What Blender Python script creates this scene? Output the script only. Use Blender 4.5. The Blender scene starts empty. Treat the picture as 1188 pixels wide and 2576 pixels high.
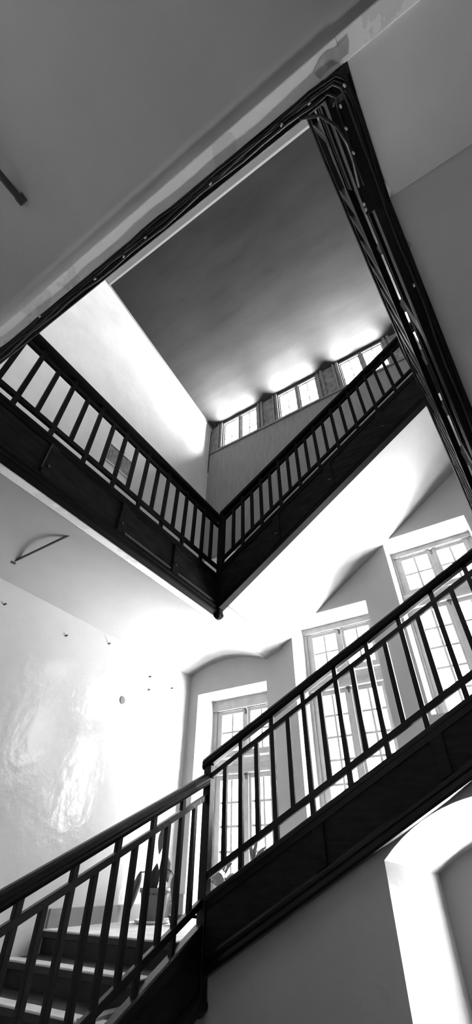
import bpy, bmesh, math, random
from mathutils import Vector, Matrix
random.seed(7)
SC = bpy.context.scene
COL = SC.collection
ZO = 1.75            # height of the camera above the ground floor

# ------------------------------------------------------------------ camera
F_PX = 1027.41
ROT = ((0.84594215, 0.53318788, 0.00962067),
       (-0.34771843, 0.56517969, -0.74810682),
       (-0.4043189, 0.62950981, 0.66350858))
cam_d = bpy.data.cameras.new('camera')
cam_d.sensor_fit = 'VERTICAL'
cam_d.sensor_height = 36.0
cam_d.lens = F_PX / 2576 * 36.0
cam_d.clip_start = 0.02
cam = bpy.data.objects.new('camera', cam_d)
r, d, f = [Vector(v) for v in ROT]
m3 = Matrix((r, -d, -f)).transposed()
cam.matrix_world = Matrix.Translation((0, 0, ZO)) @ m3.to_4x4()
COL.objects.link(cam)
SC.camera = cam

# ------------------------------------------------------------------ world, exposure
LIGHT = 1060.0        # daylight strength, brightest on the sunlit ground outside
SC.view_settings.view_transform = 'Standard'
SC.view_settings.look = 'None'
SC.view_settings.exposure = 0.0
SC.view_settings.gamma = 1.0
SC.view_settings.use_curve_mapping = False
W = bpy.data.worlds.new('daylight')
SC.world = W
W.use_nodes = True
nt = W.node_tree
nt.nodes.clear()
tc = nt.nodes.new('ShaderNodeTexCoord')
sx = nt.nodes.new('ShaderNodeSeparateXYZ')
cv = nt.nodes.new('ShaderNodeFloatCurve')      # brightness over elevation: sunlit yard below, paler horizon, even sky
mp0 = nt.nodes.new('ShaderNodeMapRange')
mp0.inputs['From Min'].default_value = -1
mp0.inputs['From Max'].default_value = 1
c0 = cv.mapping.curves[0]
for k, (e, b) in enumerate(((-1.0, 1.0), (-0.55, 0.68), (-0.3, 0.22), (-0.1, 0.125), (0.02, 0.125), (1.0, 0.125))):
    p = ((e + 1) / 2, b)
    if k == 0 or k == 5:
        c0.points[0 if k == 0 else -1].location = p
    else:
        c0.points.new(*p)
for p in c0.points:
    p.handle_type = 'VECTOR'
cv.mapping.update()
mr = nt.nodes.new('ShaderNodeMath')
mr.operation = 'MULTIPLY'
mr.inputs[1].default_value = LIGHT
az = nt.nodes.new('ShaderNodeMath')            # daylight strengthened towards the right, added to light the left wall
az.operation = 'MULTIPLY_ADD'
az.inputs[1].default_value = 0.75
az.inputs[2].default_value = 1.0
pr = nt.nodes.new('ShaderNodeMath')
pr.operation = 'MULTIPLY'
bg = nt.nodes.new('ShaderNodeBackground')
bg.inputs['Color'].default_value = (1, 1, 1, 1)
wo = nt.nodes.new('ShaderNodeOutputWorld')
nt.links.new(tc.outputs['Generated'], sx.inputs[0])
nt.links.new(sx.outputs['Z'], mp0.inputs['Value'])
nt.links.new(mp0.outputs[0], cv.inputs['Value'])
nt.links.new(cv.outputs[0], mr.inputs[0])
nt.links.new(sx.outputs['X'], az.inputs[0])
nt.links.new(az.outputs[0], pr.inputs[0])
nt.links.new(mr.outputs[0], pr.inputs[1])
nt.links.new(pr.outputs[0], bg.inputs['Strength'])
nt.links.new(bg.outputs[0], wo.inputs['Surface'])


def portal(name, x, z, w, h, y=5.52):
    l = bpy.data.lights.new(name, 'AREA')
    l.shape = 'RECTANGLE'
    l.size = w
    l.size_y = h
    l.cycles.is_portal = True
    o = bpy.data.objects.new(name, l)
    o.location = (x, y, z + ZO)
    o.rotation_euler = (math.radians(-90), 0, 0)   # faces -Y, into the stairwell
    COL.objects.link(o)


# ------------------------------------------------------------------ materials
def mat(name, col, rough=0.6, bump=0.0, bscale=20.0, mottle=0.0, mscale=2.0, spec=0.5, stretch=None, col2=None, coat=0.0, sharp=False):
    m = bpy.data.materials.new(name)
    m.use_nodes = True
    n = m.node_tree
    b = n.nodes['Principled BSDF']
    b.inputs['Roughness'].default_value = rough
    b.inputs['Specular IOR Level'].default_value = spec
    b.inputs['Coat Weight'].default_value = coat
    b.inputs['Coat Roughness'].default_value = 0.12
    c = (col, col, col, 1)
    b.inputs['Base Color'].default_value = c
    t = n.nodes.new('ShaderNodeTexCoord')
    mp = n.nodes.new('ShaderNodeMapping')
    if stretch:
        mp.inputs['Scale'].default_value = stretch
    n.links.new(t.outputs['Object'], mp.inputs['Vector'])
    if mottle:
        nz = n.nodes.new('ShaderNodeTexNoise')
        nz.inputs['Scale'].default_value = mscale
        nz.inputs['Detail'].default_value = 5
        nz.inputs['Roughness'].default_value = 0.6
        rp = n.nodes.new('ShaderNodeValToRGB')
        lo = col2 if col2 is not None else max(0, col * (1 - mottle))
        hi = min(1, col * (1 + mottle)) if col2 is None else col
        rp.color_ramp.elements[0].position = 0.32
        rp.color_ramp.elements[1].position = 0.68
        if sharp:
            rp.color_ramp.elements[0].position = 0.44
            rp.color_ramp.elements[1].position = 0.455
        rp.color_ramp.elements[0].color = (lo, lo, lo, 1)
        rp.color_ramp.elements[1].color = (hi, hi, hi, 1)
        n.links.new(mp.outputs[0], nz.inputs['Vector'])
        n.links.new(nz.outputs['Fac'], rp.inputs[0])
        n.links.new(rp.outputs[0], b.inputs['Base Color'])
    if bump:
        nb = n.nodes.new('ShaderNodeTexNoise')
        nb.inputs['Scale'].default_value = bscale
        nb.inputs['Detail'].default_value = 4
        bp = n.nodes.new('ShaderNodeBump')
        bp.inputs['Strength'].default_value = bump
        bp.inputs['Distance'].default_value = 0.02
        n.links.new(mp.outputs[0], nb.inputs['Vector'])
        n.links.new(nb.outputs['Fac'], bp.inputs['Height'])
        n.links.new(bp.outputs[0], b.inputs['Normal'])
    return m


M = dict(
    wall_white=mat('whitewashed_plaster', 0.64, 0.6, 0.25, 9, 0.08, 2.2),
    wall_dark=mat('shaded_low_plaster', 0.28, 0.5, 0.12, 16, 0.06, 1.4),  # window wall plaster, darkened to paint in shade on its unlit low part
    wall_gloss=mat('glossy_oil_painted_plaster', 0.68, 0.16, 0.3, 8, 0.05, 1.6),
    wall_low=mat('glossy_grey_painted_plaster', 0.52, 0.25, 0.2, 9, 0.06, 1.6),
    wall=mat('painted_plaster', 0.66, 0.5, 0.12, 16, 0.06, 1.4),
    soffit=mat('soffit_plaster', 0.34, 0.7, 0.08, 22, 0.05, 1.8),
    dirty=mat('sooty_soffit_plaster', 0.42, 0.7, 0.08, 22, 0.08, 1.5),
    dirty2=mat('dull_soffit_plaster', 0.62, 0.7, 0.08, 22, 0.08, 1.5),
    stain=mat('damp_stain', 0.55, 0.8, 0.2, 30, 0.5, 12, col2=0.3),
    band=mat('flaking_whitewash', 0.9, 0.75, 0.15, 30, 0.1, 3.4, col2=0.76, sharp=True),
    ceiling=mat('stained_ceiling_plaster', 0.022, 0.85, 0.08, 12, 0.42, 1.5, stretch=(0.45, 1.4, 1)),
    strip=mat('white_moulding', 0.3, 0.6),
    wood=mat('dark_varnished_wood', 0.003, 0.32, 0.1, 40, 0.4, 9, spec=0.28),
    dull=mat('dull_dark_wood', 0.003, 0.6, 0.1, 40, 0.4, 9, spec=0.06),  # same dark wood, rougher and less shiny, for the upper woodwork
    dull_panel=mat('dull_dark_panel', 0.007, 0.65, 0.2, 30, 0.9, 4, stretch=(1, 1, 5), spec=0.06),
    rail=mat('black_polished_handrail', 0.003, 0.34, 0.05, 30, spec=0.14),
    panel=mat('dark_brown_panel', 0.009, 0.5, 0.2, 30, 0.6, 5, stretch=(1, 1, 5), spec=0.15),
    pale_wood=mat('pale_wood_edge', 0.06, 0.55, 0.2, 40, 0.3, 12),
    stone=mat('worn_stone_and_lit_nosing', 0.75, 0.5, 0.2, 25, 0.2, 5),  # pale floors, and the window light painted on the step fronts
    tread=mat('shaded_stone_tread', 0.025, 0.6, 0.2, 25, 0.3, 6),  # dark colour stands for the shade on each tread
    riser=mat('dark_painted_riser', 0.012, 0.55, 0.2, 20, 0.4, 4),
    plinth=mat('grey_painted_skirting', 0.22, 0.4, 0.05, 20),
    frame=mat('white_painted_joinery', 0.55, 0.4, 0.08, 40, 0.12, 6),
    frame_old=mat('grey_weathered_joinery', 0.16, 0.6, 0.2, 30, 0.3, 8),
    bar=mat('dark_window_bar', 0.02, 0.6),
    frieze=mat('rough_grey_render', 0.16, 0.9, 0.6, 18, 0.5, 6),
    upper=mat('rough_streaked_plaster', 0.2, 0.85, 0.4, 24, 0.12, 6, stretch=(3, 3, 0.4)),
    metal=mat('dark_iron', 0.03, 0.45, 0.1, 30),
    brass=mat('dull_metal_latch', 0.2, 0.4),
    cable=mat('black_cable_sheath', 0.006, 0.4, spec=.2),
    greycable=mat('grey_cable_sheath', 0.015, 0.3),
    clip=mat('white_plastic_clip', 0.45, 0.4),
    leaf=mat('leaf_green_grey', 0.09, 0.45, 0.3, 20, 0.4, 8),
    darkleaf=mat('dark_leaf', 0.03, 0.5, 0.3, 20, 0.3, 8),
    pot=mat('grey_plastic_pot', 0.1, 0.35),
    soil=mat('soil', 0.03, 0.95, 0.5, 60),
    white=mat('white_glazed_saucer', 0.7, 0.3),
    print=mat('printed_picture', 0.16, 0.5, 0, 1, 0.6, 14, stretch=(1, 1.6, 0.8), col2=0.02),
    floor=mat('stone_floor', 0.12, 0.5, 0.1, 10, 0.15, 2),
)
# window glass: thin pane, mostly clear with a faint reflection
gm = bpy.data.materials.new('window_glass')
gm.use_nodes = True
gn = gm.node_tree
gn.nodes.clear()
go = gn.nodes.new('ShaderNodeOutputMaterial')
gt = gn.nodes.new('ShaderNodeBsdfTransparent')
gt.inputs['Color'].default_value = (0.96, 0.96, 0.96, 1)
gg = gn.nodes.new('ShaderNodeBsdfGlossy')
gg.inputs['Roughness'].default_value = 0.05
gx = gn.nodes.new('ShaderNodeMixShader')
gx.inputs[0].default_value = 0.05
gn.links.new(gt.outputs[0], gx.inputs[1])
gn.links.new(gg.outputs[0], gx.inputs[2])
gn.links.new(gx.outputs[0], go.inputs['Surface'])
M['glass'] = gm
dg = gm.copy()  # tinted copy, added to hold back daylight at the lower windows
dg.name = 'dimmed_window_glass'
for nd in dg.node_tree.nodes:
    if nd.type == 'BSDF_TRANSPARENT':
        nd.inputs['Color'].default_value = (0.42, 0.42, 0.42, 1)
M['dimmed_glass'] = dg


# ------------------------------------------------------------------ mesh helpers
class MB:
    def __init__(self):
        self.bm = bmesh.new()

    def hexa(self, p):
        """eight corners: bottom ring p0..p3, top ring p4..p7"""
        v = [self.bm.verts.new(q) for q in p]
        for q in ((3, 2, 1, 0), (4, 5, 6, 7), (0, 1, 5, 4), (1, 2, 6, 5), (2, 3, 7, 6), (3, 0, 4, 7)):
            self.bm.faces.new([v[i] for i in q])
        return self

    def box(self, x0, x1, y0, y1, z0, z1):
        return self.hexa([(x0, y0, z0), (x1, y0, z0), (x1, y1, z0), (x0, y1, z0),
                          (x0, y0, z1), (x1, y0, z1), (x1, y1, z1), (x0, y1, z1)])

    def prism(self, poly, a, b):
        """poly: list of 3-D points of one end; a, b: offsets of both ends"""
        a, b = Vector(a), Vector(b)
        lo = [self.bm.verts.new(Vector(p) + a) for p in poly]
        hi = [self.bm.verts.new(Vector(p) + b) for p in poly]
        n = len(poly)
        self.bm.faces.new(lo[::-1])
        self.bm.faces.new(hi)
        for i in range(n):
            self.bm.faces.new((lo[i], lo[(i + 1) % n], hi[(i + 1) % n], hi[i]))
        return self

    def run(self, A, B, prof):
        """profile (u sideways, v up) carried from A to B, sheared so its ends stay plumb"""
        A, B = Vector(A), Vector(B)
        t = Vector((B.x - A.x, B.y - A.y, 0)).normalized()
        u = Vector((t.y, -t.x, 0))
        lo = [self.bm.verts.new(A + u * p + Vector((0, 0, q))) for p, q in prof]
        hi = [self.bm.verts.new(B + u * p + Vector((0, 0, q))) for p, q in prof]
        n = len(prof)
        self.bm.faces.new(lo[::-1])
        self.bm.faces.new(hi)
        for i in range(n):
            self.bm.faces.new((lo[i], lo[(i + 1) % n], hi[(i + 1) % n], hi[i]))
        return self

    def tube(self, pts, r, n=8):
        pts = [Vector(p) for p in pts]
        rings = []
        for i, p in enumerate(pts):
            t = (pts[min(i + 1, len(pts) - 1)] - pts[max(i - 1, 0)]).normalized()
            up = Vector((0, 0, 1)) if abs(t.z) < 0.9 else Vector((1, 0, 0))
            s = t.cross(up).normalized()
            w = s.cross(t)
            rr = r[i] if isinstance(r, (list, tuple)) else r
            rings.append([self.bm.verts.new(p + (s * math.cos(k * math.tau / n) + w * math.sin(k * math.tau / n)) * rr) for k in range(n)])
        for a, b in zip(rings, rings[1:]):
            for k in range(n):
                self.bm.faces.new((a[k], a[(k + 1) % n], b[(k + 1) % n], b[k]))
        self.bm.faces.new(rings[0][::-1])
        self.bm.faces.new(rings[-1])
        return self

    def lathe(self, c, prof, n=24):
        c = Vector(c)
        rings = [[self.bm.verts.new(c + Vector((rr * math.cos(k * math.tau / n), rr * math.sin(k * math.tau / n), z))) for k in range(n)] for rr, z in prof]
        for a, b in zip(rings, rings[1:]):
            for k in range(n):
                self.bm.faces.new((a[k], a[(k + 1) % n], b[(k + 1) % n], b[k]))
        self.bm.faces.new(rings[0][::-1])
        self.bm.faces.new(rings[-1])
        return self

    def grid(self, fn, nu, nv, thick=0.0):
        """open sheet, or a closed slab when thick is set (offset straight up)"""
        V = [[self.bm.verts.new(fn(i / nu, j / nv)) for j in range(nv + 1)] for i in range(nu + 1)]
        for i in range(nu):
            for j in range(nv):
                self.bm.faces.new((V[i][j], V[i + 1][j], V[i + 1][j + 1], V[i][j + 1]))
        if thick:
            T = [[self.bm.verts.new(Vector(fn(i / nu, j / nv)) + Vector((0, 0, thick))) for j in range(nv + 1)] for i in range(nu + 1)]
            for i in range(nu):
                for j in range(nv):
                    self.bm.faces.new((T[i][j], T[i][j + 1], T[i + 1][j + 1], T[i + 1][j]))
            for i in range(nu):
                self.bm.faces.new((V[i][0], T[i][0], T[i + 1][0], V[i + 1][0]))
                self.bm.faces.new((V[i][nv], V[i + 1][nv], T[i + 1][nv], T[i][nv]))
            for j in range(nv):
                self.bm.faces.new((V[0][j], V[0][j + 1], T[0][j + 1], T[0][j]))
                self.bm.faces.new((V[nu][j], T[nu][j], T[nu][j + 1], V[nu][j + 1]))
        return self

    def build(self, name, m, parent=None, bevel=0.0, smooth=False, label=None):
        bmesh.ops.recalc_face_normals(self.bm, faces=self.bm.faces)
        me = bpy.data.meshes.new(name)
        self.bm.to_mesh(me)
        self.bm.free()
        me.materials.append(M[m] if isinstance(m, str) else m)
        o = bpy.data.objects.new(name, me)
        COL.objects.link(o)
        if parent is not None:
            # the mesh is written in stairwell coordinates: move it into its parent's frame
            base = Vector((0, 0, 0))
            p = parent
            while p is not None:
                base += p.location
                p = p.parent
            me.transform(Matrix.Translation(-base))
            o.parent = parent
        if smooth:
            for p in me.polygons:
                p.use_smooth = True
        if bevel:
            b = o.modifiers.new('bevel', 'BEVEL')
            b.width = bevel
            b.segments = 2
            b.limit_method = 'ANGLE'
        if label:
            o['label'] = label
        return o


def thing(name, loc, label=None, cat=None, group=None, kind=None):
    o = bpy.data.objects.new(name, None)
    o.empty_display_size = 0.1
    o.location = loc
    COL.objects.link(o)
    return tag(o, label, cat, group, kind)


def tag(o, label=None, cat=None, group=None, kind=None):
    if label:
        o['label'] = label
    if cat:
        o['category'] = cat
    if group:
        o['group'] = group
    if kind:
        o['kind'] = kind
    return o


# ------------------------------------------------------------------ the shell
XW, YW = -3.95, 4.95          # left wall face, window wall face
XR, YN = 2.0, -1.45          # right wall, wall behind the camera
FL = -ZO                      # ground floor
TOP = 9.9


def struct(mb, name, m, bevel=0.0, smooth=False):
    return tag(mb.build(name, m, None, bevel, smooth), kind='structure')


def ceil_z(y):
    return 8.40 + 0.153 * (4.95 - y)


struct(MB().box(XW - 0.4, XR + 0.4, YN - 0.4, 5.55, FL - 0.2, FL), 'floor', 'floor')
struct(MB().box(XW - 0.35, XW, YN - 0.35, 5.55, FL, 2.56), 'wall_left', 'wall_gloss')
struct(MB().box(XW - 0.35, XW, YN - 0.35, 5.55, 2.56, TOP), 'wall_left_upper', 'wall_white')
struct(MB().box(XR, XR + 0.35, YN - 0.35, 5.55, FL, TOP), 'wall_right', 'wall')
struct(MB().box(XW, XR, YN - 0.35, YN, FL, TOP), 'wall_near', 'wall')
y0, y1 = YN - 0.35, 5.55
struct(MB().hexa([(XW - 0.35, y0, ceil_z(y0)), (XR + 0.35, y0, ceil_z(y0)), (XR + 0.35, y1, ceil_z(y1)), (XW - 0.35, y1, ceil_z(y1)),
                  (XW - 0.35, y0, TOP + .2), (XR + 0.35, y0, TOP + .2), (XR + 0.35, y1, TOP + .2), (XW - 0.35, y1, TOP + .2)]), 'ceiling', 'ceiling')
yy = 1.245
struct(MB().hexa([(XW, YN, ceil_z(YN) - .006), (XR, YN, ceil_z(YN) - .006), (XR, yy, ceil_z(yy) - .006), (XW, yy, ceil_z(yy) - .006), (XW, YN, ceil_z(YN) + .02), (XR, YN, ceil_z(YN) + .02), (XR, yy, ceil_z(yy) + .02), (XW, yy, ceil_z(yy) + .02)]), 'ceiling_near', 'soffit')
struct(MB().box(XW, XR, yy - 0.018, yy + 0.018, ceil_z(yy) - 0.028, ceil_z(yy) + 0.02), 'trim_1', 'strip')
struct(MB().hexa([(XW, YN, ceil_z(YN)), (XW + 0.025, YN, ceil_z(YN)), (XW + 0.025, YW, ceil_z(YW)), (XW, YW, ceil_z(YW)),
                  (XW, YN, ceil_z(YN) - .02), (XW + 0.02, YN, ceil_z(YN) - .02), (XW + 0.02, YW, ceil_z(YW) - .02), (XW, YW, ceil_z(YW) - .02)]), 'trim_2', 'strip')

# window wall with its openings
WINX = [-3.225, -1.70, -0.19]
WINT = [1.87, 2.70, 3.52]                 # tops of the three tall windows
NICHE = [(-3.79, -2.66, -0.345, 1.945), (-2.235, -1.135, 0.44, 2.715), (-0.73, 0.345, 1.26, 3.525)]
TOPW = [-3.12, -1.61, -0.12, 1.38]
TZ0, TZ1 = 7.42, 8.34
THALF = 0.53


LWX0, LWX1, LWZ0, LWZ1 = -0.80, 0.42, -1.2, -0.08     # ground floor window below the third tall one


def arch_front(x):
    return 0.42 - 1.356 + math.sqrt(1.356 ** 2 - (x + 0.18) ** 2)


def arch_back(x):
    return 0.287 - 1.45 + math.sqrt(1.45 ** 2 - (x + 0.19) ** 2)


w = MB()
openings = [(a, b, c, dd) for a, b, c, dd in NICHE] + [(LWX0, LWX1, LWZ0, LWZ1)] + [(x - THALF, x + THALF, TZ0, TZ1) for x in TOPW]
wl = MB()
xs = set([XW, XR, -1.1])
for a, b, c, dd in openings:
    xs.update((a, b))
xs = sorted(xs)
for xa, xb in zip(xs, xs[1:]):
    if xb - xa < 1e-6:
        continue
    xm = (xa + xb) / 2
    cuts = []
    for a, b, c, dd in openings:
        if a < xm < b:
            cuts.append((c, c, dd, dd))
    cuts.sort()
    za = zb = FL
    for c0, c1, t0, t1 in [q for q in cuts if q[0] < 5] + [(4.3, 4.3, 4.3, 4.3)]:
        if c0 > za + 1e-6:
            if xm > -1.1 and za < .42:
                wl.box(xa, xb, YW, 5.5, za, min(c0, .42))
                za = min(c0, .42)
            if c0 > za + 1e-6:
                w.box(xa, xb, YW, 5.5, za, c0)
        za, zb = t0, t1
        if c0 == 4.3:
            break
struct(w, 'wall_far', 'wall')
struct(wl, 'wall_far_low', 'wall_dark')
# wall under the window flight, pierced by an arched passage to the ground floor window
YP = 3.58


def under(x):
    return -0.118 + 0.489 * (x + 2.471) - 0.39


NA = 24
FX0, FX1, BX0, BX1 = -1.079, 0.72, -1.036, 0.656
w = MB()
ye = YW - .002
w.hexa([(-2.62, YP, FL), (FX0, YP, FL), (BX0, ye, FL), (-2.62, ye, FL), (-2.62, YP, under(-2.44)), (FX0, YP, under(FX0)), (BX0, ye, under(BX0)), (-2.62, ye, under(-2.44))])
w.hexa([(FX1, YP, FL), (XR, YP, FL), (XR, ye, FL), (BX1, ye, FL), (FX1, YP, .9), (XR, YP, .9), (XR, ye, .9), (BX1, ye, .9)])
for i in range(NA):
    fa, fb = FX0 + (FX1 - FX0) * i / NA, FX0 + (FX1 - FX0) * (i + 1) / NA
    ba, bb = BX0 + (BX1 - BX0) * i / NA, BX0 + (BX1 - BX0) * (i + 1) / NA
    w.hexa([(fa, YP, arch_front(fa)), (fb, YP, arch_front(fb)), (bb, ye, arch_back(bb)), (ba, ye, arch_back(ba)),
            (fa, YP, min(.9, under(fa))), (fb, YP, min(.9, under(fb))), (bb, ye, min(.9, under(bb))), (ba, ye, min(.9, under(ba)))])
w.box(-2.70, -2.62, 2.6, ye, FL, -0.62)
struct(w, 'wall_spandrel', 'wall_low')
# upper storey of the same wall: rougher plaster, window frieze
w = MB()
w.box(XW, XR, YW, 5.5, 4.3, 7.34)
w2 = MB()
edges = [XW]
for x in TOPW:
    edges += [x - THALF, x + THALF]
edges.append(XR)
for k in range(0, len(edges), 2):
    w2.box(edges[k], edges[k + 1], YW + 0.03, 5.5, 7.34, ceil_z(YW) + 0.1)
for k in range(1, len(edges) - 1, 2):
    w2.box(edges[k], edges[k + 1], YW + 0.03, 5.5, 7.34, TZ0)
    w2.box(edges[k], edges[k + 1], YW + 0.03, 5.5, TZ1, ceil_z(YW) + 0.1)
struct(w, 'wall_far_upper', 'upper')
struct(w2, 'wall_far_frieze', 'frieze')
# ledge under the top windows and posts beside each of them
lm = MB().box(XW, XR, YW - 0.035, YW + 0.03, 7.335, 7.375).box(XW, XR, YW - 0.015, YW + 0.03, 7.375, 7.425)
for x in TOPW:
    for s in (-1, 1):
        xa = x + s * (THALF + 0.03)
        lm.box(xa - 0.055, xa - 0.015, YW - 0.01, YW + 0.035, 7.42, ceil_z(YW) + 0.02)
        lm.box(xa + 0.02, xa + 0.075, YW - 0.015, YW + 0.035, 7.42, ceil_z(YW) + 0.02)
struct(lm, 'trim_3', 'frame_old', 0.004)
# skirting on the landing
struct(MB().box(XW, XW + 0.022, 3.27, YW, -0.36, -0.235), 'baseboard_left', 'plinth', 0.004)
struct(MB().box(XW, NICHE[0][0] + 0.0, YW - 0.022, YW, -0.36, -0.17), 'baseboard_far', 'plinth', 0.004)

for x, (a, b, c, dd) in zip(WINX, NICHE):
    portal('daylight_portal', x, (c + dd) / 2, b - a, dd - c)
for x in TOPW:
    portal('daylight_portal', x, (TZ0 + TZ1) / 2, 2 * THALF, TZ1 - TZ0)
portal('daylight_portal', (LWX0 + LWX1) / 2, (LWZ0 + LWZ1) / 2, LWX1 - LWX0, LWZ1 - LWZ0)


# ------------------------------------------------------------------ windows
def casement(root, name, x0, x1, z0, z1, y, cols, rows, m, st=0.045, bar=0.028, dep=0.04, glass='dimmed_glass'):
    mb = MB()
    mb.box(x0, x0 + st, y, y + dep, z0, z1).box(x1 - st, x1, y, y + dep, z0, z1)
    mb.box(x0 + st, x1 - st, y, y + dep, z0, z0 + st).box(x0 + st, x1 - st, y, y + dep, z1 - st, z1)
    gx0, gx1, gz0, gz1 = x0 + st, x1 - st, z0 + st, z1 - st
    for i in range(1, cols):
        xm = gx0 + (gx1 - gx0) * i / cols
        mb.box(xm - bar / 2, xm + bar / 2, y + 0.006, y + dep - 0.006, gz0, gz1)
    for j in range(1, rows):
        zm = gz0 + (gz1 - gz0) * j / rows
        mb.box(gx0, gx1, y + 0.008, y + dep - 0.008, zm - bar / 2, zm + bar / 2)
    c = mb.build(name, m, root, 0.003)
    MB().box(gx0 - .003, gx1 + .003, y + dep * .55, y + dep * .55 + .004, gz0 - .003, gz1 + .003).build('pane', glass, c)
    return c


def tall_window(n, xc, T, zb, half):
    root = thing('window_%d' % n, (xc, 5.36, zb), kind='structure')
    y = 5.36
    z_l0 = T - 2.22                          # foot of the lower casements
    fr = MB()
    fr.box(xc - half, xc + half, y - 0.02, y + 0.09, T - 0.07, T + 0.09)             # head board
    fr.box(xc - half, xc - 0.505, y, y + 0.09, zb, T - 0.07).box(xc + 0.505, xc + half, y, y + 0.09, zb, T - 0.07)
    fr.box(xc - 0.505, xc - 0.475, y + 0.02, y + 0.09, zb, T - 0.07).box(xc + 0.475, xc + 0.505, y + 0.02, y + 0.09, zb, T - 0.07)
    fr.box(xc - half, xc + half, y, y + 0.09, zb, z_l0)
    fr.build('frame', 'frame', root, 0.004)
    tr = MB().box(xc - 0.51, xc + 0.51, y - 0.01, y + 0.08, T - 0.88, T - 0.66)
    tr.run((xc - 0.53, y, T - 0.70), (xc + 0.53, y, T - 0.70), [(0.0, -0.09), (0.03, -0.07), (0.05, -0.04), (0.05, -0.01), (0.02, 0.02), (0.0, 0.03)])
    tr.run((xc - 0.53, y, T - 0.855), (xc + 0.53, y, T - 0.855), [(0.0, -0.02), (0.025, -0.02), (0.025, 0.015), (0.0, 0.02)])
    tr.build('transom', 'frame', root, 0.003)
    for s in (-1, 1):
        a, b = (xc - 0.475, xc - 0.005) if s < 0 else (xc + 0.005, xc + 0.475)
        casement(root, 'casement', a, b, T - 0.66, T - 0.068, y + 0.01, 2, 2, 'frame', st=0.06)
        casement(root, 'casement', a, b, z_l0, T - 0.878, y + 0.01, 2, 5, 'frame', st=0.06)
    MB().box(xc - 0.028, xc + 0.028, y - 0.008, y + 0.012, T - 0.66, T - 0.10).build('meeting_stile', 'frame', root, 0.003)
    MB().box(xc - 0.032, xc + 0.032, y - 0.008, y + 0.012, z_l0, T - 0.88).build('meeting_stile', 'frame', root, 0.003)
    MB().box(xc - 0.012, xc + 0.012, y - 0.022, y - 0.006, T - 0.16, T - 0.095).box(xc - .02, xc + .02, y - .03, y - .02, T - .11, T - .10).build('latch', 'metal', root, 0.002)
    MB().box(xc - 0.03, xc + 0.03, y - 0.028, y - 0.006, T - 0.905, T - 0.885).box(xc - .008, xc + .008, y - .03, y - .008, T - .95, T - .885).build('latch', 'metal', root, 0.002)
    MB().tube([(xc - half + .09, y - .035, T - .09), (xc - 0.03, y - .035, T - .093)], 0.006, 6).tube([(xc + 0.03, y - .035, T - .093), (xc + half - .09, y - .035, T - .09)], 0.006, 6).build('curtain_rod', 'metal', root)
    return root


for n, (xc, T, (a, b, c, dd)) in enumerate(zip(WINX, WINT, NICHE)):
    tall_window(n + 1, (a + b) / 2, T, c, (b - a) / 2)
for n, xc in enumerate(TOPW):
    root = thing('window_%d' % (n + 4), (xc, YW, TZ0), kind='structure')
    fr = MB().box(xc - THALF, xc - 0.455, YW + 0.02, YW + 0.12, TZ0, TZ1).box(xc + 0.455, xc + THALF, YW + 0.02, YW + 0.12, TZ0, TZ1)
    fr.box(xc - 0.035, xc + 0.035, YW + 0.02, YW + 0.12, TZ0, TZ1).box(xc - 0.455, xc + 0.455, YW + 0.02, YW + 0.12, TZ0, TZ0 + 0.035).box(xc - 0.455, xc + 0.455, YW + 0.02, YW + 0.12, TZ1 - 0.02, TZ1)
    fr.build('frame', 'frame_old', root, 0.004)
    for s in (-1, 1):
        a, b = (xc - 0.455, xc - 0.035) if s < 0 else (xc + 0.035, xc + 0.455)
        casement(root, 'casement', a, b, TZ0 + 0.035, TZ1 - 0.02, YW + 0.05, 2, 3, 'bar', st=0.018, bar=0.014, glass='glass')
root = thing('window_8', (-0.19, 5.36, LWZ0), kind='structure')
casement(root, 'casement', LWX0, -0.19, LWZ0, LWZ1, 5.36, 2, 4, 'frame', st=0.06)
casement(root, 'casement', -0.19, LWX1, LWZ0, LWZ1, 5.36, 2, 4, 'frame', st=0.06)

# ------------------------------------------------------------------ stairs and landings
XI, YI = -2.5, 3.5                       # well side faces of the stringers on the left and by the windows


def S_A1(y):
    return -0.30 + 0.43 * (y - 3.45)


def S_B1(x):
    return -0.118 + 0.489 * (x + 2.471)


def S_B2(x):
    return 2.887 + 0.674 * (x + 2.45)


def S_C1(y):
    return 2.77 if y < 0.72 else 2.77 - 0.5 * (y - 0.72)


def xc1(y):
    return 0.215 + 0.033 * y


def stringer(parent, segs, h, th, stiles, name='stringer', wood='wood', face='panel'):
    """segs: [(A, B)] at the top edge of the inner face, walked with the well on the right"""
    mb, tp, cap, bot, inner = MB(), MB(), MB(), MB(), MB()
    for A, B in segs:
        mb.run(A, B, [(-th, -h + .03), (-.006, -h + .03), (-.006, -.005), (-th, -.005)])
    o = mb.build(name, face, parent)
    for A, B in segs:
        cap.run(A, B, [(-th - .004, -.04), (.014, -.04), (.014, -.012), (.004, 0), (-th - .004, 0)])
        cap.run(A, B, [(-.006, -.085), (.004, -.085), (.010, -.04), (-.006, -.04)])
    cap.build('top_moulding', wood, o, 0.002)
    for A, B in segs:
        bot.run(A, B, [(-th - .004, -h), (.018, -h), (.024, -h + .02), (.016, -h + .05), (.022, -h + .065), (.022, -h + .085), (.006, -h + .105), (-.006, -h + .105)])
    bot.build('bottom_moulding', wood, o, 0.002)
    for A, B, c in stiles:
        s = MB()
        s.run(A, B, [(-.006, -h + .10), (.016, -h + .10), (.016, -.085), (-.006, -.085)])
        st = s.build('stile', face, o, 0.003)
        m = (Vector(A) + Vector(B)) / 2
        t = (Vector(B) - Vector(A))
        t.z = 0
        t.normalize()
        u = Vector((t.y, -t.x, 0))
        p = m + u * .016 + Vector((0, 0, -h * .62))
        MB().tube([p, p + u * .012], 0.012, 10).build('bolt', 'metal', st) if c else None
    return o


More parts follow.
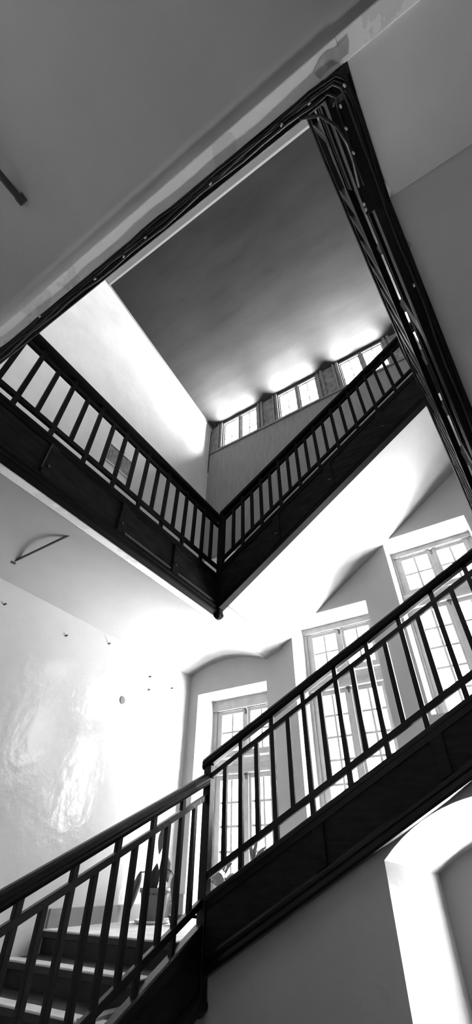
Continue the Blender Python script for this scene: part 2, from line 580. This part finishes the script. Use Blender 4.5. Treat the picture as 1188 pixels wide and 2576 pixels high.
def flight(root, o, dv, wv, n, run, rise, width, soff, skirt=0.0):
    """n steps from o (foot of the first riser, on the well side); dv up the flight, wv across to the wall"""
    o, dv, wv = Vector(o), Vector(dv), Vector(wv)

    def ob(mb, s0, s1, t0, t1, z0, z1, dz=0.0):
        P = lambda s, t, z: o + dv * s + wv * t + Vector((0, 0, z))
        mb.hexa([P(s0, t0, z0), P(s1, t0, z0 + dz), P(s1, t1, z0 + dz), P(s0, t1, z0),
                 P(s0, t0, z1), P(s1, t0, z1), P(s1, t1, z1), P(s0, t1, z1)])
        return mb
    for k in range(n):
        last = k == n - 1
        ob(MB(), k * run, k * run + 0.03, 0, width, k * rise, (k + 1) * rise - 0.045).build('riser', 'riser', root)
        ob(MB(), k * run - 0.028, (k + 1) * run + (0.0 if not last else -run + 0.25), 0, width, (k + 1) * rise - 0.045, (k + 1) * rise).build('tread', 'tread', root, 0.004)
        ob(MB(), k * run - 0.032, k * run + 0.085, 0, width, (k + 1) * rise - 0.008, (k + 1) * rise + .004).build('lit_nosing', 'stone', root, 0.004)  # pale strip paints the window light along the front of the tread
    L = (n - 1) * run
    # sloping plaster underside, body of the flight
    mb = MB()
    sl = rise / run
    P = lambda s, t, z: o + dv * s + wv * t + Vector((0, 0, z))
    b0, b1 = -soff, L * sl - soff
    mb.hexa([P(0, 0, b0), P(L, 0, b1), P(L, width, b1), P(0, width, b0),
             P(0, 0, max(b0 + .02, -0.06)), P(L, 0, L * sl - 0.06), P(L, width, L * sl - 0.06), P(0, width, max(b0 + .02, -0.06))])
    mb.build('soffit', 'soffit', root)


def V3(x, y, z):
    return (x, y, z)


# --- lower left flight, rising along the left wall to the corner landing
A1 = thing('stair_flight', (XI, 0.48, FL), 'lowest stair flight with stone treads, lit front edges painted pale, climbing along the glossy left wall', 'stairs')
flight(A1, (XI - .05, 0.48, FL), (0, 1, 0), (-1, 0, 0), 10, 0.31, 0.139, 1.398, 0.17)
sa = lambda y: V3(XI, y, S_A1(y))
stringer(A1, [(sa(0.45), sa(3.49))], 0.43, 0.05, [(sa(y - .045), sa(y + .045), True) for y in (0.9, 1.75, 2.6)])
# --- corner landing with the plant
L1 = thing('landing', (XI, 3.27, -0.36), 'corner landing with pale worn floor that carries the potted plant', 'landing')
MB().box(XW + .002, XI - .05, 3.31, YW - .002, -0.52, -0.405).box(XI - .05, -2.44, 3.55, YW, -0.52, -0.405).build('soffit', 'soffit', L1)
MB().box(XW, XI - .05, 3.30, YW, -0.405, -0.357).box(XI - .05, -2.44, 3.55, YW, -0.405, -0.36).build('floor_slab', 'stone', L1, 0.006)
MB().box(NICHE[0][0], NICHE[0][1], YW, 5.36, -0.36, -0.345).build('window_step', 'stone', L1)
# --- flight along the windows
B1 = thing('stair_flight', (-2.42, YI, -0.36), 'dark panelled stair flight climbing right in front of the tall windows', 'stairs')
flight(B1, (-2.42, YI + .05, -0.295), (1, 0, 0), (0, 1, 0), 10, 0.30, 0.147, YW - YI - .052, 0.19)
sb = lambda x: V3(x, YI, S_B1(x))
stringer(B1, [(sb(-2.47), sb(0.34))], 0.43, 0.05, [(sb(x - .045), sb(x + .045), False) for x in (-1.50, -0.53)])
# --- flight overhead on the right, seen from below
C1 = thing('stair_flight', (0.36, 3.44, 1.175), 'stair flight overhead on the right, its grey underside facing the viewer', 'stairs')
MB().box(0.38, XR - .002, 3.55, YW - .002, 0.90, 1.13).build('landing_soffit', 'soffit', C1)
MB().box(0.38, XR - .002, 3.55, YW - .002, 1.13, 1.175).build('landing_slab', 'stone', C1)
for k in range(10):
    ya, yb = 3.44 - .302 * k, 3.44 - .302 * (k + 1)
    if k == 9:
        yb = ya - .2
    z = 1.175 + .1445 * (k + 1)
    MB().box(0.40, XR - .002, ya - .03, ya, z - .1445, z - .045).build('riser', 'riser', C1)
    MB().box(0.40, XR - .002, yb, ya + .028, z - .045, z).build('tread', 'stone', C1)
zs = lambda y: S_C1(y) - 0.50
mb = MB()
mb.hexa([(xc1(.72) + .085, .72, zs(.72)), (XR - .002, .72, zs(.72)), (XR - .002, 3.55, zs(3.55)), (xc1(3.55) + .085, 3.55, zs(3.55)),
         (xc1(.72) + .085, .72, 2.50), (XR - .002, .72, 2.50), (XR - .002, 3.55, zs(3.55) + .22), (xc1(3.55) + .085, 3.55, zs(3.55) + .22)])
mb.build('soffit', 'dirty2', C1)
sc_ = lambda y: V3(xc1(y) - .0185, y, S_C1(y))         # railing line, standing off the stringer
ss_ = lambda y: V3(xc1(y) + .036, y, S_C1(y))
stringer(C1, [(ss_(3.50), ss_(0.72))], 0.53, 0.05, [(ss_(y + .045), ss_(y - .045), False) for y in (2.9, 2.1, 1.3)])
# --- landing overhead (we look up at its underside)
D1 = thing('landing', (-0.9, 0.24, 2.24), 'wide landing directly overhead, its plain grey plaster underside filling the top of view', 'landing')


def d1s(u, v):
    y = 0.148 + (YN + .002 - 0.148) * v
    return (XI - 0.0 + (XR - .002 - XI) * u, y, 2.25 + 0.15 * math.sin(math.pi * v))


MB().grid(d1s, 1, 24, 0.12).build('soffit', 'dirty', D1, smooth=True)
MB().box(XI, 0.30, 0.148, 0.226, 2.236, 2.5).box(0.30, XR, 0.148, 0.226, 2.238, 2.5).build('edge_beam', 'band', D1, 0.004)
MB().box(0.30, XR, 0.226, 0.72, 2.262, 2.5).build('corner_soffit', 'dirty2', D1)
MB().box(XI, XR - .002, YN + .002, 0.222, 2.5, 2.62).box(0.30, XR - .002, 0.222, 0.72, 2.5, 2.62).build('floor_slab', 'stone', D1)
so = stringer(D1, [(V3(xc1(.24), .262, 2.77), V3(XI + 0.0, .262, 2.77))], 0.535, 0.036, [(V3(x + .045, .262, 2.77), V3(x - .045, .262, 2.77), False) for x in (-.45, -1.1, -1.75)])
stringer(D1, [(V3(xc1(.72), .72, 2.77), V3(xc1(.26), .26, 2.77))], 0.535, 0.085, [], 'return_stringer')
# bare and stained plaster beside the overhead stringer
MB().prism([(.318, .650, 2.254), (.328, .648, 2.254), (.336, .670, 2.254), (.342, .692, 2.254), (.334, .716, 2.254), (.318, .718, 2.254)], (0, 0, 0), (0, 0, .03)).build('bare_plaster', 'band', D1)
MB().prism([(.319, .861, 2.195), (.337, .884, 2.184), (.350, .915, 2.169), (.333, .935, 2.159), (.328, .963, 2.145), (.320, .958, 2.147)], (0, 0, 0), (0, 0, .012)).build('bare_plaster', 'dirty', C1)
MB().prism([(.197, .187, 2.2335), (.229, .168, 2.2335), (.262, .163, 2.2335), (.286, .174, 2.2335), (.304, .171, 2.2335), (.337, .170, 2.2335), (.338, .184, 2.2335), (.325, .21, 2.2335), (.287, .21, 2.2335), (.245, .205, 2.2335), (.211, .215, 2.2335)],
           (0, 0, 0), (0, 0, .004)).build('stain', 'stain', D1)
# --- gallery along the left wall
A2 = thing('landing', (XI, 1.9, 2.24), 'gallery along the left wall with a dark panelled edge board and vaulted white underside', 'landing')


def a2s(u, v):
    return (XW + (XI - .14 - XW - .002) * u + .002, YN + .002 + (YW - .004 - YN) * v, 2.235 + 0.14 * math.sin(math.pi * u))


mb = MB().grid(a2s, 48, 1, 0.12)
ya, yb = 3.58, YW - .002
mb.hexa([(XI - .145, ya, 2.236), (-2.39, ya, 2.335), (-2.39, yb, 2.335), (XI - .145, yb, 2.236), (XI - .145, ya, 2.5), (-2.39, ya, 2.5), (-2.39, yb, 2.5), (XI - .145, yb, 2.5)])
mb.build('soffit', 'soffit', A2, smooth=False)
MB().box(XI - .14, XI - .056, YN + .002, 3.578, 2.238, 2.5).build('edge_beam', 'band', A2, 0.004)
MB().box(XW + .002, XI - .02, YN + .002, YW - .002, 2.5, 2.62).build('floor_slab', 'stone', A2)
stl = [(V3(XI, y - .04, 2.77), V3(XI, y + .04, 2.77), True) for y in (0.25, 1.06, 1.90, 2.70)]
so = stringer(A2, [(V3(XI, 0.2, 2.77), V3(XI, 3.5, 2.77))], 0.525, 0.05, stl, wood='dull', face='dull_panel')
MB().box(XI - .004, XI + .012, 1.012, 1.040, 2.40, 2.69).build('loose_batten', 'pale_wood', so, 0.002, label='pale worn batten')
for ya, yb in ((1.96, 2.64), (2.76, 3.42)):
    MB().run((XI, ya, 2.385), (XI, yb, 2.385), [(-.004, -.02), (.012, -.02), (.005, .004), (-.004, .006)]).build('pale_ledge', 'pale_wood', so, label='pale lower edge')  # paler strip along the lower edge of the panel
# --- upper flight along the window wall
B2 = thing('stair_flight', (-2.42, YI, 2.62), 'upper dark panelled stair flight with white underside rising below the small top windows', 'stairs')
flight(B2, (-2.40, YI + .075, 2.62), (1, 0, 0), (0, 1, 0), 15, 0.26, 0.175, YW - YI - .077, 0.275)
sb2 = lambda x: V3(x, YI, S_B2(x))
stringer(B2, [(sb2(-2.46), sb2(1.32))], 0.585, 0.075, [(sb2(x - .045), sb2(x + .045), True) for x in (-1.66, -0.9, -0.14, 0.62)], wood='dull', face='dull_panel')
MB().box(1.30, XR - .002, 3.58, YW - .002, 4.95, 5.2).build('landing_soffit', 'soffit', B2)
MB().box(1.30, XR - .002, 3.58, YW - .002, 5.2, 5.245).build('landing_slab', 'stone', B2)

# ------------------------------------------------------------------ railings
HAND = [(-.062, .872), (-.045, .865), (.005, .865), (.022, .872), (.030, .895), (.024, .905), (.028, .922), (.016, .945), (-.005, .957), (-.035, .957), (-.056, .945), (-.068, .922), (-.064, .905), (-.070, .895)]


def railing(name, label, segs, bal, group=None, start=0.0, end=0.0, base=None, hs=1.0, bracket=None, wood='wood'):
    """segs: polyline pieces at stringer-top level; bal: (point, long?)"""
    root = thing(name, base or segs[0][0], label, 'railing', group)
    hb, ub, lb = MB(), MB(), MB()
    hand = [((p + .02) * hs - .02, q) for p, q in HAND]
    for i, (A, B) in enumerate(segs):
        A, B = Vector(A), Vector(B)
        t = (B - A).normalized()
        hb.run(A - t * (start if i == 0 else 0), B + t * (end if i == len(segs) - 1 else 0), hand)
        ub.run(A, B, [(-.038, .757), (-.003, .757), (-.003, .80), (-.038, .80)])
        lb.run(A, B, [(-.038, .088), (-.003, .088), (-.003, .138), (-.038, .138)])
    hb.build('handrail', 'rail' if wood == 'wood' else wood, root, 0.003)
    ub.build('upper_rail', wood, root, 0.003)
    lb.build('lower_rail', wood, root, 0.003)
    dirs = [(Vector(B) - Vector(A)) for A, B in segs]
    for P, lng, k in bal:
        P = Vector(P)
        t = dirs[k].copy()
        t.z = 0
        t.normalize()
        u = Vector((t.y, -t.x, 0))
        z0, z1 = (.11 if bracket else -.02, .88) if lng else (.11, .78)
        c = P - u * .0205
        mb = MB()
        q = [c + t * a + u * b for a, b in ((-.02, -.0165), (.02, -.0165), (.02, .0165), (-.02, .0165))]
        mb.hexa([p + Vector((0, 0, z0)) for p in q] + [p + Vector((0, 0, z1)) for p in q])
        ba = mb.build('baluster', wood, root, 0.003)
        if bracket and lng and k == 0:
            q = [c + t * a - u * b for a, b in ((-.003, .01), (.003, .01), (.003, bracket), (-.003, bracket))]
            MB().hexa([p + Vector((0, 0, -.02)) for p in q] + [p + Vector((0, 0, .13)) for p in q]).build('bracket', 'metal', ba)
    return root


def newel(name, label, x, y, z0, z1, s=0.075, part_of=None, wood='wood'):
    if part_of is None:
        root = thing(name, (x, y, z0), label, 'newel post')
    else:
        root = part_of
    post = MB().box(x - s / 2, x + s / 2, y - s / 2, y + s / 2, z0 + .03, z1).build('post' if part_of is None else 'newel_post', wood, root, 0.005)
    h = s / 2 + .006
    mb = MB()
    mb.hexa([(x - .02, y - .02, z0 - .02), (x + .02, y - .02, z0 - .02), (x + .02, y + .02, z0 - .02), (x - .02, y + .02, z0 - .02),
             (x - h, y - h, z0 + .015), (x + h, y - h, z0 + .015), (x + h, y + h, z0 + .015), (x - h, y + h, z0 + .015)])
    mb.box(x - h, x + h, y - h, y + h, z0 + .015, z0 + .05)
    mb.build('pendant', wood, root if part_of is None else post, 0.004)
    return root


# lower left
bal = []
y, lng = 3.35, False
while y > 0.6:
    bal.append((sa(y), lng, 0))
    y -= .163
    lng = not lng
railing('stair_railing', 'dark railing of the lowest flight, left of the newel, nearest to the viewer', [(sa(0.52), sa(3.49))], bal)
# by the windows
bal = []
x, lng = -2.335, False
while x < 0.28:
    bal.append((sb(x), lng, 0))
    x += .1606
    lng = not lng
R_B1 = railing('stair_railing', 'dark railing climbing right across the three tall windows', [(sb(-2.49), sb(0.33))], bal, start=.08)
# overhead on the right
bal = []
y, lng = 3.30, False
while y > 0.78:
    bal.append((sc_(y), lng, 0))
    y -= .15
    lng = not lng
bal.append((V3(xc1(.52) - .0185, .52, 2.77), True, 1))
bal.append((V3(xc1(.36) - .0185, .36, 2.77), False, 1))
x, lng = 0.10, False
while x > XI + .1:
    bal.append((V3(x, .262, 2.77), lng, 2))
    x -= .18
    lng = not lng
railing('stair_railing', 'black railing seen almost edge-on along the overhead right flight and landing edge',
        [(sc_(3.48), sc_(.72)), (sc_(.72), sc_(.28)), (V3(xc1(.26), .262, 2.77), V3(XI, .262, 2.77))], bal, hs=.62, bracket=.045)
# gallery
bal = []
for k in range(9):
    y = 3.15 - .363 * k
    if y > 0.3:
        bal.append((V3(XI, y, 2.77), True, 0))
        if y - .1815 > .3:
            bal.append((V3(XI, y - .1815, 2.77), False, 0))
bal.append((V3(XI, 3.3315, 2.77), False, 0))
R_A2 = railing('gallery_railing', 'black railing of the left gallery, level, in front of the bright upper wall', [(V3(XI, .29, 2.77), V3(XI, 3.50, 2.77))], bal, wood='dull')
# upper flight
bal = []
x, lng = -2.297, False
while x < 1.28:
    bal.append((sb2(x), lng, 0))
    x += .1443
    lng = not lng
R_B2 = railing('stair_railing', 'black railing of the upper flight, rising right to the small top windows', [(sb2(-2.50), sb2(1.34))], bal, wood='dull')

newel('newel_post', 'tall dark newel post at the corner where the two lower railings meet', -2.515, 3.53, -0.71, S_B1(-2.5) + .87)
newel('newel_post', 'dark corner post of gallery and upper flight, its pendant foot hanging below', -2.49, 3.53, 2.20, 3.75, wood='dull')
newel('newel_post', 'black corner post overhead where landing edge and right flight meet', 0.262, 0.272, 2.235, 3.66, .10)
newel('newel_post', None, 0.40, 3.53, 0.80, 2.60, part_of=R_B1)
newel('newel_post', None, XI - .02, 0.255, 2.26, 3.66, part_of=R_A2)
newel('newel_post', None, 1.38, 3.53, 4.95, 6.45, part_of=R_B2)

# ------------------------------------------------------------------ things on walls and undersides
rd = MB().tube([(-3.74, 1.67, 2.325), (-2.76, 1.67, 2.325)], 0.011, 10)
t = thing('tie_rod', (-3.74, 1.67, 2.325), 'thin dark iron tie rod under the white gallery vault', 'tie rod')
rd.build('rod', 'metal', t)
MB().box(-3.765, -3.70, 1.645, 1.695, 2.305, 2.345).build('anchor', 'metal', t, .004)
MB().box(-2.80, -2.74, 1.65, 1.69, 2.308, 2.342).build('anchor', 'metal', t, .004)
t = thing('tie_rod', (-1.10, -0.18, 2.32), 'dark iron tie rod under the overhead landing, cut by the left edge of view', 'tie rod')
MB().tube([(-1.10, -0.15, 2.315), (-1.10, -1.15, 2.315)], 0.016, 10).build('rod', 'metal', t)
MB().box(-1.118, -1.082, -0.175, -0.14, 2.305, 2.345).build('anchor', 'metal', t, .004)

t = thing('wall_picture', (XW, 2.68, 4.75), 'small dark printed picture with pale strips hung behind the gallery railing', 'picture')
MB().box(XW, XW + .012, 2.43, 2.93, 4.745, 5.13).build('sheet', 'print', t)
MB().box(XW, XW + .022, 2.42, 2.94, 5.11, 5.14).build('top_strip', 'white', t, .003)
MB().box(XW, XW + .022, 2.42, 2.94, 4.735, 4.755).build('bottom_strip', 'white', t, .003)
MB().tube([(XW + .004, 2.62, 5.135), (XW + .02, 2.68, 5.21), (XW + .004, 2.74, 5.135)], .003, 6).build('hanger', 'metal', t)

NAILS = [(1.863, 2.001, 'black nail high on left wall at the edge of view'), (2.647, 1.978, 'black nail in left wall, second from the edge of view'),
         (3.265, 2.118, 'small black nail just under the vault on the left wall'), (4.061, 1.959, 'tiny upper nail of the pair near the corner'),
         (4.075, 1.794, 'lower nail of the pair near the corner'), (4.526, 1.942, 'black nail in left wall closest to the window corner')]
for y, z, lb in NAILS:
    p = Vector((XW - .004, y, z))
    tag(MB().tube([p, p + Vector((.03, .004, .006))], .009, 8).build('wall_nail', 'metal', None), lb, 'nail', 'nails in the left wall')
p = Vector((XW - .004, 3.662, 1.558))
tag(MB().tube([p, p + Vector((.012, 0, 0))], [.045, .04], 20).build('cover_disc', 'plinth', None, .003), 'round grey cover disc low on the shiny left wall', 'cover disc')

# loose wire in the top corner
tag(MB().tube([(-3.62, 4.93, 8.36), (-3.78, 4.93, 8.385), (-3.87, 4.93, 8.31), (-3.925, 4.93, 8.20), (-3.93, 4.93, 7.69), (-3.93, 4.925, 7.26), (-3.932, 4.93, 7.0), (-3.93, 4.93, 6.72)], .009, 6).build('corner_wire', 'cable', None),
    'black wire looping down the top corner beside the first small window', 'wire')


# cables clipped under the landing edge and along the right flight
def wob(k, s):
    return .004 * math.sin(k * 1.7 + s * 2.1) + .003 * math.sin(k * .63 + s)


CAB = [('thick black cable clipped along the outer edge of the overhead landing', .229, .007, 'cable', .290),
       ('black cable second from the outer edge under the overhead landing', .237, .006, 'cable', .281),
       ('grey shiny cable in the middle of the bundle under the landing edge', .245, .006, 'greycable', .272),
       ('thin black cable next to the well side of the landing edge', .252, .005, 'cable', .245),
       ('loosest cable, sagging on the well side of the landing edge', .259, .005, 'greycable', .246)]
for s, (lb, yc, rr, mm, xe) in enumerate(CAB):
    pts = []
    for k in range(26):
        x = XI + .02 + (0.16 - XI - .02) * k / 25
        sag = (-.006 * abs(math.sin(k * .55 + s)) if s == 4 else 0) - .001 * s
        pts.append((x, yc + wob(k, s), 2.226 - rr + sag))
    pts.append((xe - .028, yc + .004, 2.222 - rr))
    pts.append((xe - .004, yc + .030, 2.222 - rr))
    for k in range(24):
        y = .33 + (3.42 - .33) * k / 23
        zb = S_C1(y) - .53
        if s < 3:
            pts.append((xe - .215 + xc1(y) + wob(k, s + 3), y, zb - rr - .002))
        elif y < .72:
            pts.append((xe - .215 + xc1(y) - .02, y, zb - rr - .002))
        else:
            pts.append((xe - .215 + xc1(y) - .004, y, S_C1(y) - (.44 if s == 3 else .10) + wob(k, s)))
    tag(MB().tube(pts, rr, 8).build('cable', mm, None, smooth=True), lb, 'cable', 'cables along landing edge and right flight')
tag(MB().tube([(.10, .268, 2.215), (.17, .30, 2.19), (.21, .36, 2.15), (.225, .43, 2.17), (.232, .50, 2.215), (.225, .60, 2.22)], .006, 8).build('cable', 'greycable', None, smooth=True),
    'short loose cable looped around the black overhead corner post', 'cable', 'cables along landing edge and right flight')

CLIPS = [(-1.688, .213, 2.214, 'at far left under landing edge, first in the row'), (-1.401, .222, 2.214, 'second from the left under landing edge'),
         (-1.013, .25, 2.214, 'third from the left under landing edge'), (-.822, .253, 2.214, 'fourth from the left under landing edge'),
         (-.681, .249, 2.214, 'fifth from the left under landing edge'), (-.311, .248, 2.214, 'sixth from the left, mid landing edge'),
         (.031, .247, 2.214, 'second before the black corner post'), (.148, .25, 2.214, 'last before the black corner post'),
         (.28, .276, 2.214, 'highest on the right flight, on the corner post foot'), (.248, .321, 2.214, 'on the loose cable just past the corner post'),
         (.243, .392, 2.214, 'third on the right flight counted from the corner'), (.242, .478, 2.214, 'fourth on the right flight counted from the corner'),
         (.222, .668, 2.214, 'upper of the two at the bend of the right flight'), (.222, .690, 2.214, 'lower of the two at the bend of the right flight'),
         (.273, .85, 2.293, 'first below the bend of the right flight'), (.278, 1.004, 2.179, 'second below the bend of the right flight'),
         (.299, 1.04, 2.055, 'nearest the outer plaster edge below the bend'), (.286, 1.241, 2.121, 'third below the bend of the right flight'),
         (.291, 1.399, 1.952, 'beside the bright gap of the right railing'), (.299, 1.637, 1.907, 'lowest of all in view on the right flight'),
         (.303, 1.766, 2.227, 'on the upper edge of the right stringer near the upper flight')]
for x, y, z, lb in CLIPS:
    m = MB().box(-.007, .007, -.004, .004, -.008, .006)
    o = m.build('cable_clip', 'clip', None, .003)
    o.location = (x, y, z)
    o.rotation_euler = (0, 0, random.uniform(-.5, .5) + (0 if y < .27 else 1.57))
    tag(o, 'small white cable clip ' + lb, 'cable clip', 'white clips on the cables')


# ------------------------------------------------------------------ plants
def leaf(parent, base, tip, width, droop, m='leaf', n=10, side=None, fold=.25):
    base, tip = Vector(base), Vector(tip)
    ax = tip - base
    L = ax.length
    t = ax.normalized()
    s = side.normalized() if side is not None else t.cross(Vector((0, 0, 1))).normalized()
    nr = s.cross(t).normalized()

    def fn(u, v):
        w_ = width * math.sin(math.pi * min(1, u ** .75 * .96 + .02)) ** .9
        x = (v - .5) * 2
        c = base + ax * u + Vector((0, 0, droop * math.sin(math.pi * u)))
        wave = .06 * width * math.sin(u * 19) * abs(x)
        return c + s * (x * w_ / 2) + nr * (abs(x) * w_ * fold + wave)
    mb = MB()
    mb.grid(fn, n, 6)
    o = mb.build('leaf', m, parent, smooth=True)
    so_ = o.modifiers.new('thickness', 'SOLIDIFY')
    so_.thickness = .002
    return o


px, py, pz = -3.60, 4.22, -0.36
t = thing('saucer', (px, py, pz), 'white saucer under the large pot in the landing corner', 'saucer')
MB().lathe((px, py, pz), [(.12, 0), (.165, .012), (.175, .028), (.165, .028), (.15, .012), (.02, .012)], 28).build('dish', 'white', t, smooth=True)
t = thing('potted_plant', (px, py, pz + .012), 'large-leaved plant in a grey tapered pot in the landing corner', 'plant')
MB().lathe((px, py, pz + .012), [(.10, 0), (.105, .004), (.138, .20), (.138, .205), (.152, .205), (.155, .24), (.145, .24), (.14, .215), (.02, .212)], 28).build('pot', 'pot', t, smooth=True)
MB().lathe((px, py, pz + .205), [(.138, 0), (.138, .014), (.06, .02), (.01, .022)], 20).build('soil', 'soil', t)
zt = pz + .225
MB().tube([(px, py, zt), (px + .02, py + .01, zt + .12), (px + .05, py, zt + .26), (px + .06, py, zt + .40)], [.012, .010, .008, .005], 8).build('stem', 'darkleaf', t, smooth=True)
V = Vector
FC = V((.76, .65, 0))
MB().tube([(px, py, zt), (px - .06, py - .01, zt + .09), (px - .14, py - .02, zt + .145), (px - .20, py - .03, zt + .14)], .006, 6).build('leaf_stalk', 'darkleaf', t, smooth=True)
leaf(t, (px - .19, py - .03, zt + .15), (px - .285, py - .06, pz + .02), .075, .0, 'darkleaf', n=16, side=FC, fold=.4)
leaf(t, (px - .05, py, zt - .01), (px - .02, py + .01, zt + .21), .11, .0, 'darkleaf', side=FC)
leaf(t, (px + .03, py, zt + .50), (px + .02, py - .02, zt + .28), .075, .0, side=FC)
MB().tube([(px + .05, py, zt + .26), (px + .06, py, zt + .42), (px + .03, py, zt + .50)], .005, 6).build('leaf_stalk', 'darkleaf', t, smooth=True)
leaf(t, (px + .09, py, zt + .28), (px + .16, py - .02, zt + .07), .10, .0, side=FC)
MB().tube([(px + .02, py, zt + .10), (px + .07, py, zt + .16), (px + .14, py - .01, zt + .165), (px + .20, py - .02, zt + .15)], .006, 6).build('leaf_stalk', 'darkleaf', t, smooth=True)
leaf(t, (px + .24, py - .03, zt + .12), (px + .31, py - .05, zt - .14), .07, .0, side=FC)
MB().tube([(px + .20, py - .02, zt + .15), (px + .24, py - .03, zt + .12)], .005, 6).build('leaf_stalk', 'darkleaf', t)

t = thing('bowl', (-3.30, 4.22, -.36), 'small dark bowl on the landing floor right of the large pot', 'bowl')
MB().lathe((-3.30, 4.22, -.36), [(.04, 0), (.07, .02), (.085, .07), (.08, .07), (.06, .025), (.01, .02)], 20).build('body', 'metal', t, smooth=True)


def sill_plant(x, y, z, ht, label, leaves):
    t = thing('potted_plant', (x, y, z), label, 'plant', 'plants at the foot of the first tall window')
    MB().lathe((x, y, z), [(.055, 0), (.07, .10), (.078, .10), (.078, .12), (.07, .12), (.066, .108), (.01, .105)], 20).build('pot', 'pot', t, smooth=True)
    MB().tube([(x, y, z + .10), (x + .01, y, z + ht * .6), (x, y, z + ht)], [.008, .007, .004], 6).build('stem', 'darkleaf', t, smooth=True)
    for dx, dy, dz, ex, ey, ez, w_, sd in leaves:
        leaf(t, (x + dx, y + dy, z + dz), (x + ex, y + ey, z + ez), w_, .02, side=V(sd))


sill_plant(-3.40, 5.16, -.345, .40, 'broad-leaved small plant at the left foot of the first window, behind the newel',
           [(0, 0, .26, -.20, -.02, .31, .12, (.3, .2, .9)), (0, 0, .34, .10, 0, .44, .04, (.5, 0, -.8)), (0, 0, .36, -.09, 0, .45, .04, (.5, 0, .8)), (0, 0, .30, .13, .02, .33, .06, (.2, .3, .9)), (0, 0, .38, .02, 0, .50, .04, (1, 0, 0))])
sill_plant(-3.02, 5.16, -.345, .50, 'taller spiky-leaved plant at the right foot of the first window',
           [(0, 0, .34, -.14, 0, .40, .06, (.3, .2, .9)), (0, 0, .40, .16, 0, .58, .06, (.6, 0, -.6)), (0, 0, .44, -.05, 0, .62, .05, (1, 0, .2)), (0, 0, .36, .19, -.02, .40, .08, (.2, .3, .9)), (0, 0, .46, .06, 0, .64, .05, (1, 0, -.3)), (0, 0, .25, -.12, -.04, .22, .07, (.2, .4, .8))])

# ------------------------------------------------------------------ lift everything built in camera height to floor height
for o in list(COL.objects):
    if o.parent is None and o.type in {'MESH', 'EMPTY'}:
        o.location.z += ZO
